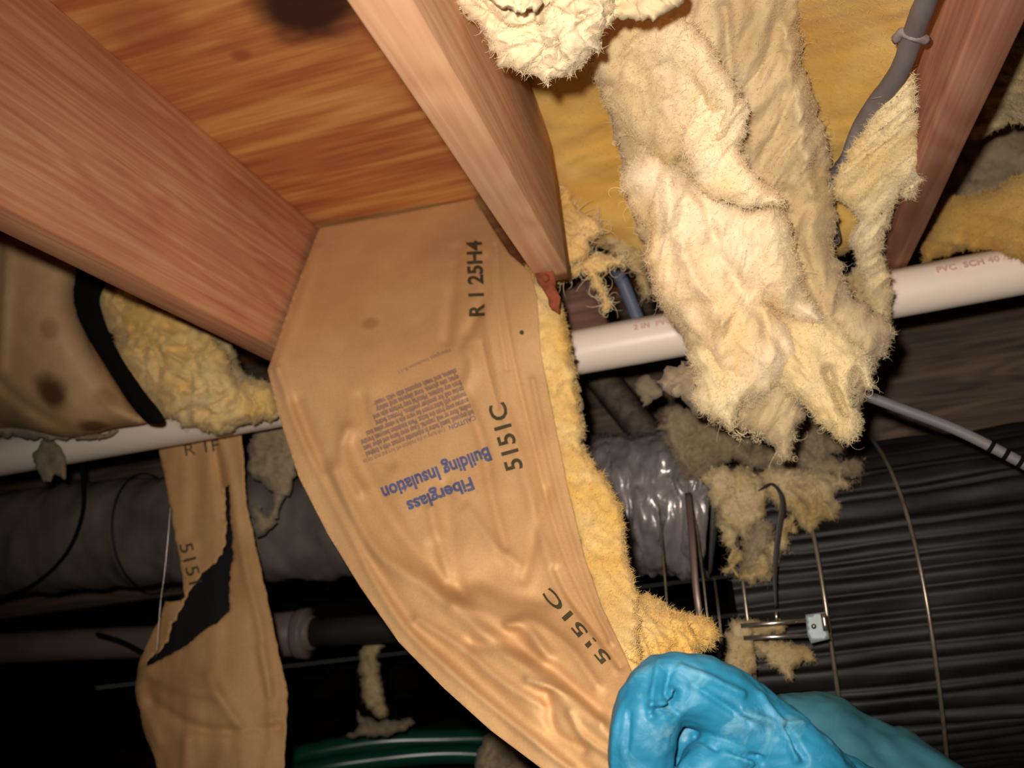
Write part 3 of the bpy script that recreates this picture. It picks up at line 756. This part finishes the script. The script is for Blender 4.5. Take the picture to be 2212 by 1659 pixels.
_, td3 = pillow('torn_layer', [(1030, -60), (1120, -40), (1165, 0), (1155, 25), (1110, 25), (1060, 5)], .565, .01, blob_fl, tc, step=5, rag=5, amp=.006, freq=80, rw=15, seed=75)
fibres(tc, td, 120, fib, 76, 5, 20, fuzz=3000)

a_, b_ = P(1200, 585, 1.34), P(1312, 715, 1.34)
V, Fc = box_geo(0, 1, 0, 1, 0, 1, .03); V = np.column_stack([a_[0] + V[:, 0] * (b_[0] - a_[0]), 1.34 + V[:, 1] * .09, b_[2] + V[:, 2] * (a_[2] - b_[2])])
mesh_obj('wood_block', V, Fc, wood('brown_block', (150, 112, 94), (124, 92, 78), (98, 72, 60), along='X'), label='reddish brown wood block seen between the middle joist end and the pipe', cat='block')
tube('wood_brace', [P(1270, 780, 1.62), P(1440, 990, 1.62)], [.03, .03], wood('brace_wood', (120, 104, 90), (98, 84, 72), (76, 64, 54)), n=6, seg=4, label='dim slanting board under the white pipe above the silver duct end', cat='board')
pillow('fluff_scrap', [(1370, 830), (1400, 810), (1420, 830), (1430, 850), (1405, 870), (1392, 880), (1385, 860)], 1.3, .01, grey_fl, step=5, rag=5, amp=.006, rw=12, seed=301, label='tiny grey fluff scrap hanging under the white pipe', cat='insulation')

# ------------------------------------------------------------------ big hanging mass on the right
hb = empty('hanging_insulation_mass', 'large ragged cream insulation mass hanging over the white pipe', 'insulation', P(1600, 500, .95))
_, h1 = pillow('fibreglass_mass', [(1290, 60), (1340, 20), (1440, 10), (1520, -60), (1700, -60), (1730, 100), (1760, 230), (1790, 330), (1800, 450), (1810, 560), (1850, 640), (1920, 690), (1915, 760), (1870, 830), (1840, 900), (1760, 860), (1720, 930), (1700, 1000), (1620, 930), (1520, 900), (1500, 800),
                                   (1480, 740), (1410, 640), (1400, 580), (1380, 500), (1350, 400), (1335, 330), (1310, 240), (1280, 150)],
                [(1450, 50, .80), (1650, 50, .82), (1400, 400, .92), (1750, 400, .95), (1600, 700, .99), (1500, 800, 1.0), (1850, 750, 1.02), (1620, 950, 1.03)], .04, tan_fl, hb, step=6, rag=9, amp=.016, freq=20, stretch=2.2, rw=70, seed=81, lat=.003, bil=.15,
                creases=[([(1560, 20), (1580, 150), (1600, 250), (1610, 400)], 16, -.012), ([(1700, 60), (1720, 200), (1740, 330), (1750, 420)], 16, .012), ([(1650, 420), (1700, 560), (1760, 680)], 16, .010), ([(1700, 420), (1720, 540), (1760, 640), (1800, 700)], 22, -.014)])
_, h2 = pillow('torn_layer', [(1330, 60), (1450, 40), (1520, 80), (1590, 190), (1608, 260), (1598, 320), (1620, 370), (1690, 430), (1640, 440), (1560, 428), (1510, 390), (1490, 330), (1440, 360), (1400, 330), (1360, 300), (1310, 200)],
                [(1400, 100, .79), (1550, 400, .86), (1350, 300, .86)], .026, mid_fl, hb, step=5, rag=7, amp=.010, freq=34, stretch=2, rw=45, seed=83, lat=.003, bil=.4)
_, h2b = pillow('torn_layer', [(1490, 200), (1540, 178), (1590, 195), (1612, 250), (1602, 320), (1625, 372), (1700, 440), (1640, 446), (1580, 436), (1520, 410), (1480, 340), (1466, 265)],
                [(1500, 200, .80), (1600, 430, .84), (1480, 300, .82)], .02, cream_w, hb, step=5, rag=6, amp=.009, freq=36, stretch=2, rw=40, seed=183, lat=.003, bil=.4)
_, h3 = pillow('torn_layer', [(1345, 370), (1420, 330), (1520, 400), (1600, 440), (1690, 450), (1730, 560), (1740, 640), (1780, 700), (1700, 680), (1660, 650), (1720, 740), (1700, 800), (1640, 860), (1560, 800), (1510, 740), (1470, 690), (1420, 640), (1395, 570), (1400, 500), (1360, 440)],
                [(1450, 400, .88), (1600, 500, .90), (1450, 650, .94), (1700, 720, .96), (1600, 820, .97)], .034, cream_w, hb, step=5, rag=7, amp=.013, freq=26, stretch=2.6, rw=60, seed=85, lat=.003, bil=.3, dirv=(.25, 1),
                creases=[([(1440, 380), (1450, 480), (1500, 600), (1560, 700)], 18, .009), ([(1520, 430), (1560, 560), (1640, 680), (1700, 760)], 16, -.009)])
_, h4 = pillow('torn_layer', [(1500, 740), (1560, 700), (1640, 740), (1680, 800), (1640, 850), (1600, 880), (1590, 930), (1640, 948), (1600, 935), (1560, 920), (1510, 880), (1498, 850), (1510, 800), (1490, 790)],
                .975, .025, cream, hb, step=5, rag=7, amp=.010, freq=40, stretch=2, rw=30, seed=87, bil=.3)
_, h5 = pillow('torn_layer', [(1700, 690), (1790, 680), (1850, 740), (1880, 800), (1888, 840), (1860, 820), (1840, 850), (1858, 900), (1850, 940), (1828, 955), (1790, 930), (1740, 880), (1700, 850), (1670, 790)],
                .985, .03, cream, hb, step=5, rag=6, amp=.012, freq=34, stretch=2.2, dirv=(.6, 1), rw=34, seed=89, bil=.3,
                creases=[([(1790, 800), (1805, 850), (1830, 890)], 11, -.03), ([(1850, 800), (1872, 840)], 8, -.02)])
_, h6 = pillow('torn_layer', [(1420, 820), (1480, 780), (1520, 800), (1530, 870), (1500, 900), (1470, 860), (1440, 850)], 1.04, .02, grey_fl, hb, step=6, rag=7, amp=.01, freq=60, rw=20, seed=91)
fibres(hb, h1, 60, fib, 190, 12, 40, fuzz=16000)
for d_, k, nn in ((h1, 1, 300), (h2, 2, 140), (h2b, 12, 60), (h3, 3, 220), (h4, 4, 200), (h5, 5, 200)):
    fibres(hb, d_, nn, fib, 90 + k, 12, 60)
# right strand
rs = empty('hanging_fluff_strand', 'long thin strand of insulation dangling before the right joist and over the pipe', 'insulation', P(1880, 400, .95))
_, r1 = pillow('fluff_body', [(1945, 140), (1970, 160), (1978, 230), (1980, 300), (1995, 350), (1990, 390), (1965, 430), (1940, 400), (1935, 440), (1918, 500), (1905, 545), (1920, 600), (1925, 650), (1910, 690), (1885, 690), (1870, 650), (1850, 560), (1840, 520), (1850, 470), (1820, 440), (1800, 410), (1830, 340), (1880, 260), (1915, 200)],
                [(1950, 150, .80), (1900, 400, .95), (1900, 680, 1.12)], .02, cream, rs, step=5, rag=6, amp=.009, freq=36, stretch=3, rw=32, seed=101, bil=.3)
_, r2 = pillow('fluff_tip', [(1820, 600), (1870, 570), (1915, 560), (1922, 620), (1915, 660), (1895, 690), (1865, 680), (1830, 640)], 1.14, .014, dirty_fl, rs, step=5, rag=5, amp=.008, freq=60, rw=20, seed=103)
_, r3 = pillow('fluff_tip', [(1800, 690), (1860, 660), (1910, 680), (1918, 720), (1920, 770), (1890, 780), (1860, 760), (1820, 730)], 1.12, .02, dirty_fl, rs, step=6, rag=7, amp=.01, freq=50, rw=24, seed=105)
fibres(rs, r1, 160, fib, 107, 10, 40)
# cable down the right joist
tube('joist_cable', [P(2030, -90, .60), P(2000, 0, .66), P(1975, 70, .72), P(1945, 150, .78), P(1900, 215, .84), P(1862, 270, .89), P(1835, 340, .93), P(1808, 380, .97), P(1785, 440, 1.0), P(1800, 520, 1.05)], [.0085, .0085, .009, .009, .0095, .009], cable_g, n=70, seg=18, disp=.0008,
     label='thick grey cable running down beside the right joist into the insulation', cat='cable')
st = empty('cable_staple', 'small frayed grey clip holding the thick cable near the top of the right joist', 'clip', P(1965, 95, .73))
tube('clip_band', [P(1935, 85, .735), P(1950, 70, .72), P(1975, 78, .715), P(2002, 88, .73)], .004, plain('clip_plastic', (138, 130, 126), .6), st, n=14, seg=10, disp=.001, dfreq=200)
# lower cable
lc = empty('loose_grey_cable', 'straight grey cable slanting from the fluff to the right picture edge', 'cable', P(2000, 900, 1.15))
tube('cable_sheath', [P(1800, 830, 1.12), P(1880, 858, 1.12), P(1960, 888, 1.12), P(2060, 926, 1.12), P(2160, 975, 1.12), P(2300, 1050, 1.12)], .0062, cable_g, lc, n=50, seg=16)
for t in (2140, 2172, 2203):
    yy = np.interp(t, [2060, 2160, 2300], [926, 975, 1050]); tube('black_wrap', [P(t - 4, yy - 2, 1.12), P(t + 5, yy + 2.5, 1.12)], .0066, black, lc, n=3, seg=16)

# next bay to the right
rb = empty('dim_bay_insulation', 'dusty olive yellow batt in the bay right of the right joist', 'insulation', P(2150, 300, 1.2))
_, q1 = pillow('fibreglass_mass', [(2030, -40), (2330, -60), (2330, 330), (2200, 260), (2120, 300), (2080, 290), (2110, 180), (2100, 60)], [(2150, 100, .98), (2200, 280, 1.1), (2100, 200, 1.1)], .03, dirty_fl, rb, step=8, rag=10, amp=.016, freq=30, stretch=2, dirv=(1, -.7), rw=50, seed=111)
_, q2 = pillow('fibreglass_mass', [(1990, 560), (2040, 440), (2120, 420), (2200, 380), (2330, 330), (2330, 590), (2200, 560), (2150, 535), (2060, 545)], [(2000, 520, 1.28), (2200, 450, 1.15), (2250, 560, 1.14)], .03, gold, rb, step=8, rag=8, amp=.012, freq=30, rw=40, seed=113)
_, g3 = pillow('torn_layer', [(1990, 500), (2060, 320), (2200, 250), (2330, 230), (2330, 400), (2200, 420), (2080, 470)], 1.4, .03, grey_fl, rb, step=9, rag=8, amp=.02, freq=24, stretch=2, dirv=(1, -.4), rw=40, seed=115)

for d_, k in ((q1, 1), (q2, 2), (g3, 3)): fibres(rb, d_, 90, fib_d, 200 + k, 10, 50)

# ------------------------------------------------------------------ big black flexible duct with hoops
bdct = empty('flexible_duct', 'large black ribbed flexible duct with wire hoops at the lower right', 'duct', (.3, 1.5, -.04))
yc0, zc0, RR = 1.5, -.04, .245
NX, NT = 120, 520
xs = np.linspace(-.02, 2.2, NX); tt = np.linspace(0, 2 * np.pi, NT, endpoint=False)
X, T_ = np.meshgrid(xs, tt, indexing='ij'); X = X.ravel(); T_ = T_.ravel()
Tw = T_ * 33 + 1.5 * noise(np.column_stack([X * .8, np.cos(T_) * 3.3, np.sin(T_) * 3.3])) + 1.2 * noise(np.column_stack([X * .5 + 9, np.cos(T_) * 9, np.sin(T_) * 9]))
pl = np.abs(np.sin(Tw)) ** .7 * (.55 + .7 * noise(np.column_stack([X * 1.2 + 4, np.cos(T_) * 7, np.sin(T_) * 7])) ** 2 * 2)
rr_ = RR - .006 - .012 * (1 - pl) + .006 * fbm(np.column_stack([X * 5, np.cos(T_) * 3, np.sin(T_) * 3]), 3)
V = np.column_stack([X, yc0 + rr_ * np.cos(T_), zc0 + rr_ * np.sin(T_)])
mesh_obj('ribbed_liner', V, [(i * NT + k, i * NT + (k + 1) % NT, (i + 1) * NT + (k + 1) % NT, (i + 1) * NT + k) for i in range(NX - 1) for k in range(NT)], ribbed, bdct)
def hoop(x0, r, mat, rad=.0019, tilt=0, yy=yc0, zz=zc0):
    t = np.linspace(0, 2 * np.pi, 120, endpoint=False)
    V, Fc = tube_geo(np.column_stack([x0 + tilt * np.cos(t) + .004 * np.sin(3 * t), yy + r * np.cos(t), zz + r * np.sin(t)]), rad, seg=8, close=True, spline=False)
    return mesh_obj('wire_hoop', V, Fc, mat, bdct)
hoop(.205, .254, rustwire, .0026); hoop(.0875, .254, rustwire, .0028); hoop(-.009, .25, rustwire, .0024); hoop(-.06, .225, rustwire, .0014, .0); hoop(-.10, .235, rustwire, .0016, .01)
hoop(.5, .252, rustwire)
# vertical metal strap and joining rods
tube('metal_strap', [P(1486, 1065, 1.28), P(1494, 1150, 1.24), P(1502, 1260, 1.22), P(1512, 1350, 1.22), P(1518, 1500, 1.25)], .0045, plain('dull_strap', (124, 104, 94), .4, .5), bdct, n=30, seg=8, flat=.3)
for a_, b_ in (((1600, 1352), (1742, 1340)), ((1606, 1378), (1745, 1373))):
    tube('rod', [P(a_[0], a_[1], 1.172), P(b_[0], b_[1], 1.172)], .0028, steel, bdct, n=3, seg=10, label='bright metal rod')
o = sheet('clamp_plate', [(1740, 1328), (1782, 1322), (1792, 1380), (1752, 1390), (1744, 1370)], 1.17, bracket, bdct, step=8, th=.006, noise_amp=.0005, label='small grey metal clamp plate')[0]
mesh_obj('rivet', *tube_geo([P(1758, 1353, 1.161), P(1758, 1353, 1.170)], [.0028, .0032], 3, 12), steel, bdct)
tube('screw', [P(1676, 1320, 1.2), P(1678, 1345, 1.2)], .002, steel, bdct, n=3, seg=8)
tube('bolt_pin', [P(1778, 1325, 1.163), P(1784, 1362, 1.163)], .0032, steel, bdct, n=4, seg=10)

# shreds on the duct
sh = empty('duct_fluff_shreds', 'dusty shredded fluff draped over the wire hoops of the black duct', 'insulation', P(1650, 1100, 1.25))
shp = [([(1430, 900), (1500, 880), (1600, 930), (1700, 900), (1740, 960), (1760, 1040), (1700, 1060), (1640, 1010), (1560, 1000), (1500, 1040), (1450, 980)], 1.33, grey_fl, .02),
       ([(1640, 900), (1690, 880), (1740, 900), (1820, 960), (1810, 985), (1770, 1000), (1790, 1060), (1740, 1050), (1700, 1000), (1660, 960)], 1.36, grey_fl, .02),
       ([(1520, 1020), (1580, 1005), (1640, 1030), (1650, 1080), (1620, 1150), (1590, 1160), (1600, 1240), (1660, 1200), (1650, 1250), (1610, 1255), (1580, 1230), (1560, 1160), (1540, 1100)], 1.24, dirty_fl, .016),
       ([(1650, 1020), (1720, 1015), (1790, 1020), (1830, 1040), (1800, 1060), (1812, 1090), (1790, 1125), (1740, 1140), (1700, 1110), (1660, 1080)], 1.27, dirty_fl, .018),
       ([(1730, 985), (1800, 990), (1860, 1010), (1850, 1030), (1790, 1030), (1740, 1020)], 1.31, grey_fl, .012),
       ([(1690, 1120), (1720, 1130), (1700, 1180), (1670, 1220), (1660, 1200)], 1.22, dirty_fl, .008),
       ([(1610, 1140), (1660, 1130), (1662, 1190), (1655, 1240), (1620, 1245), (1600, 1200)], 1.25, grey_fl, .012)]
for k, (ol, Yv, mt, T) in enumerate(shp):
    _, d_ = pillow('fluff_tuft', ol, Yv, T, mt, sh, step=5, rag=16, amp=.012, freq=60, stretch=1.6, rw=20, seed=120 + k)
    fibres(sh, d_, 110, fib_d, 130 + k, 10, 45)
tube('hanging_strap', [P(1640, 1060, 1.23), P(1668, 1045, 1.21), P(1690, 1080, 1.2), P(1682, 1150, 1.2), P(1674, 1230, 1.2), P(1676, 1310, 1.2)], [.003, .003, .005, .004, .002], plain('dark_strap', (62, 56, 52), .6), n=40, seg=10, flat=.35, label='narrow dark grey strap hanging inside the fluff shreds above the bright rods', cat='strap')
fl2 = empty('rod_fluff_tuft', 'beige tuft of fluff caught on the two bright rods above the glove', 'insulation', P(1640, 1400, 1.18))
for k, (ol, mt) in enumerate([([(1572, 1355), (1600, 1340), (1624, 1350), (1628, 1400), (1622, 1460), (1600, 1480), (1562, 1450), (1568, 1400)], dirty_fl), ([(1600, 1345), (1680, 1342), (1690, 1362), (1650, 1372), (1610, 1372)], dirty_fl),
                              ([(1630, 1385), (1700, 1390), (1745, 1402), (1760, 1425), (1720, 1435), (1700, 1465), (1680, 1450), (1650, 1420)], dirty_fl)]):
    _, d_ = pillow('fluff_tuft', ol, 1.19 + .012 * k, .012, mt, fl2, step=5, rag=6, amp=.006, freq=60, stretch=2, rw=16, seed=140 + k); fibres(fl2, d_, 50, fib_d, 150 + k, 8, 30)
ych = empty('yellow_insulation_chunk', 'golden broken chunk of insulation just above the glove beside the printed batt', 'insulation', P(1440, 1350, 1.0))
_, d_ = pillow('fibreglass_mass', [(1375, 1300), (1400, 1282), (1440, 1308), (1480, 1328), (1530, 1338), (1545, 1362), (1540, 1392), (1510, 1400), (1500, 1440), (1400, 1450), (1370, 1400), (1362, 1340)], [(1380, 1300, .90), (1540, 1370, .92), (1450, 1440, .86)], .03, yellow, ych, step=5, rag=6, amp=.010, freq=50, rw=26, seed=161, bil=.6)
fibres(ych, d_, 80, fib, 162, 6, 24)
pillow('floor_fluff', [(1040, 1600), (1100, 1580), (1130, 1640), (1200, 1700), (1040, 1700)], 1.5, .03, grey_fl, step=6, rag=8, amp=.012, rw=20, seed=171, label='scrap of grey fluff under the lower edge of the printed batt', cat='insulation')

# ------------------------------------------------------------------ gloved hand
hand = empty('gloved_hand', 'hand in a wrinkled blue rubber glove gripping the bottom of the printed batt', 'hand', P(1600, 1650, .68))
def glove_mat():
    m = M('blue_glove_rubber', .5, .4)
    a = m.noise(m.co((1, 1, 1)), 14, 4, .5); c = m.ramp(a, [(.3, (28, 108, 138)), (.7, (42, 130, 162))])
    b = m.noise(m.co((1, 1, 1)), 26, 6, .8, .7); k = m.ramp(b, [(.54, (0, 0, 0, 1)), (.70, (.6, .6, .6, 1))])
    m.color(m.mix(k, c, (120, 170, 188)))
    r = m.ramp(b, [(.4, (.42, .42, .42, 1)), (.75, (.75, .75, .75, 1))]); m.l(r, m.b.inputs['Roughness'])
    m.bump(m.noise(m.co((1, 1, 1)), 60, 5, 1.0), .25, .003)
    return m.m
glove_m = glove_mat()
def chain(pts, rads, n=26, seg=18, flat=1.0):
    c = catmull([P(*p) for p in pts], n); r = np.interp(np.linspace(0, 1, n), np.linspace(0, 1, len(rads)), rads)
    V, Fc = tube_geo(c, r, seg=seg, spline=False, flat=flat)
    geos = [(V, Fc)]
    for e, rr in ((c[0], r[0]), (c[-1], r[-1])):      # round the ends
        u = []; 
        for i in range(9):
            th_ = math.pi * i / 8
            for j in range(12):
                ph = 2 * math.pi * j / 12; u.append(e + rr * .97 * np.array([math.sin(th_) * math.cos(ph), math.sin(th_) * math.sin(ph), math.cos(th_)]))
        geos.append((np.array(u), [(i * 12 + j, i * 12 + (j + 1) % 12, (i + 1) * 12 + (j + 1) % 12, (i + 1) * 12 + j) for i in range(8) for j in range(12)]))
    return merge(geos)
parts = [
    chain([(1372, 1800, .66), (1380, 1690, .655), (1392, 1580, .65), (1432, 1492, .655), (1530, 1500, .665), (1640, 1575, .68), (1730, 1660, .69), (1800, 1760, .70)], [.017, .020, .0225, .0235, .024, .026, .029, .033]),   # index finger
    chain([(1500, 1720, .655), (1545, 1650, .665), (1620, 1665, .68), (1720, 1740, .70)], [.018, .020, .022, .028]),      # thumb closing from below
    chain([(1400, 1900, .70), (1430, 1780, .70), (1520, 1740, .705), (1700, 1790, .72)], [.018, .021, .023, .028]),       # middle
    chain([(1450, 1980, .72), (1480, 1870, .72), (1570, 1840, .725), (1740, 1870, .73)], [.017, .020, .022, .027]),       # ring
    chain([(1520, 2040, .74), (1550, 1960, .74), (1630, 1930, .74), (1780, 1940, .74)], [.015, .018, .020, .025]),        # little
    chain([(1700, 1700, .72), (1790, 1760, .73), (1900, 1830, .74), (2050, 1920, .75)], [.032, .044, .046, .036]),        # palm to wrist
    chain([(1640, 1860, .73), (1800, 1880, .74), (2050, 1940, .75)], [.03, .042, .036]),
    chain([(1440, 1590, .688), (1500, 1600, .69), (1600, 1640, .695), (1700, 1690, .70)], [.016, .020, .024, .026]), chain([(1420, 1660, .69), (1480, 1700, .69), (1600, 1740, .70)], [.02, .024, .026]),                                   # web of the glove in the crook
]
V, Fc = merge(parts)
tmp = mesh_obj('tmp', V, Fc, None, smooth=False)
md = tmp.modifiers.new('r', 'REMESH'); md.mode = 'VOXEL'; md.voxel_size = .0018
ms = tmp.modifiers.new('s', 'SMOOTH'); ms.iterations = 4; ms.factor = .6
dg = bpy.context.evaluated_depsgraph_get(); me = bpy.data.meshes.new_from_object(tmp.evaluated_get(dg))
V = np.array([tuple(a.co) for a in me.vertices]); Nn = np.array([tuple(a.normal) for a in me.vertices]); Fc = [tuple(p.vertices) for p in me.polygons]
bpy.data.objects.remove(tmp); bpy.data.meshes.remove(me)
# pixel position of each vertex, used to lay the folds of the glove
c_ = V @ R; px = CX + c_[:, 0] / -c_[:, 2] * F; py = CY - c_[:, 1] / -c_[:, 2] * F
gcr = [([(1425, 1420), (1410, 1500), (1408, 1545)], 9, .003), ([(1445, 1450), (1440, 1500), (1460, 1540)], 10, -.004), ([(1412, 1535), (1450, 1530), (1462, 1500)], 9, -.006), ([(1405, 1525), (1440, 1515), (1450, 1490)], 8, .004),
       ([(1470, 1440), (1540, 1470), (1600, 1500)], 12, .003), ([(1500, 1480), (1560, 1520), (1620, 1560)], 10, -.0025), ([(1340, 1520), (1330, 1600), (1320, 1700)], 9, .003), ([(1360, 1540), (1355, 1620)], 8, -.002),
       ([(1640, 1500), (1690, 1560), (1740, 1560)], 10, .003), ([(1600, 1540), (1680, 1570), (1720, 1640)], 10, .003), ([(1700, 1570), (1740, 1640)], 9, -.003), ([(1560, 1620), (1620, 1650)], 9, .004), ([(1500, 1590), (1560, 1620), (1640, 1640)], 9, -.004)]
G = 1.7 * creasef([(a, w_ * .75, b) for a, w_, b in gcr])(px, py)
fr = np.clip(-(Nn @ R)[:, 2] * -1, 0, 1)
wr = .0016 * fbm(V * 34, 3) + .0008 * billow(V * np.array([24, 50, 50]), 2)
V = V + Nn * (wr + G * fr)[:, None]
mesh_obj('glove', V, Fc, glove_m, hand, label='sky blue rubber glove with dusty creases')
# loose gauntlet of the glove
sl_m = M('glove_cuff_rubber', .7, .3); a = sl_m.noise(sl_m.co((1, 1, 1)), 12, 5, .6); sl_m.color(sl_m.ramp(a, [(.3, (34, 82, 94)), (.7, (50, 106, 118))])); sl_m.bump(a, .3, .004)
V, Fc = tube_geo([P(1660, 1560, .78), P(1745, 1620, .79), P(1860, 1705, .79), P(1970, 1800, .78), P(2140, 1980, .76)], [.024, .046, .056, .06, .066], 90, 60)
V += np.stack([fbm(V * 22 + s, 3) for s in (0, 31, 57)], 1) * .006
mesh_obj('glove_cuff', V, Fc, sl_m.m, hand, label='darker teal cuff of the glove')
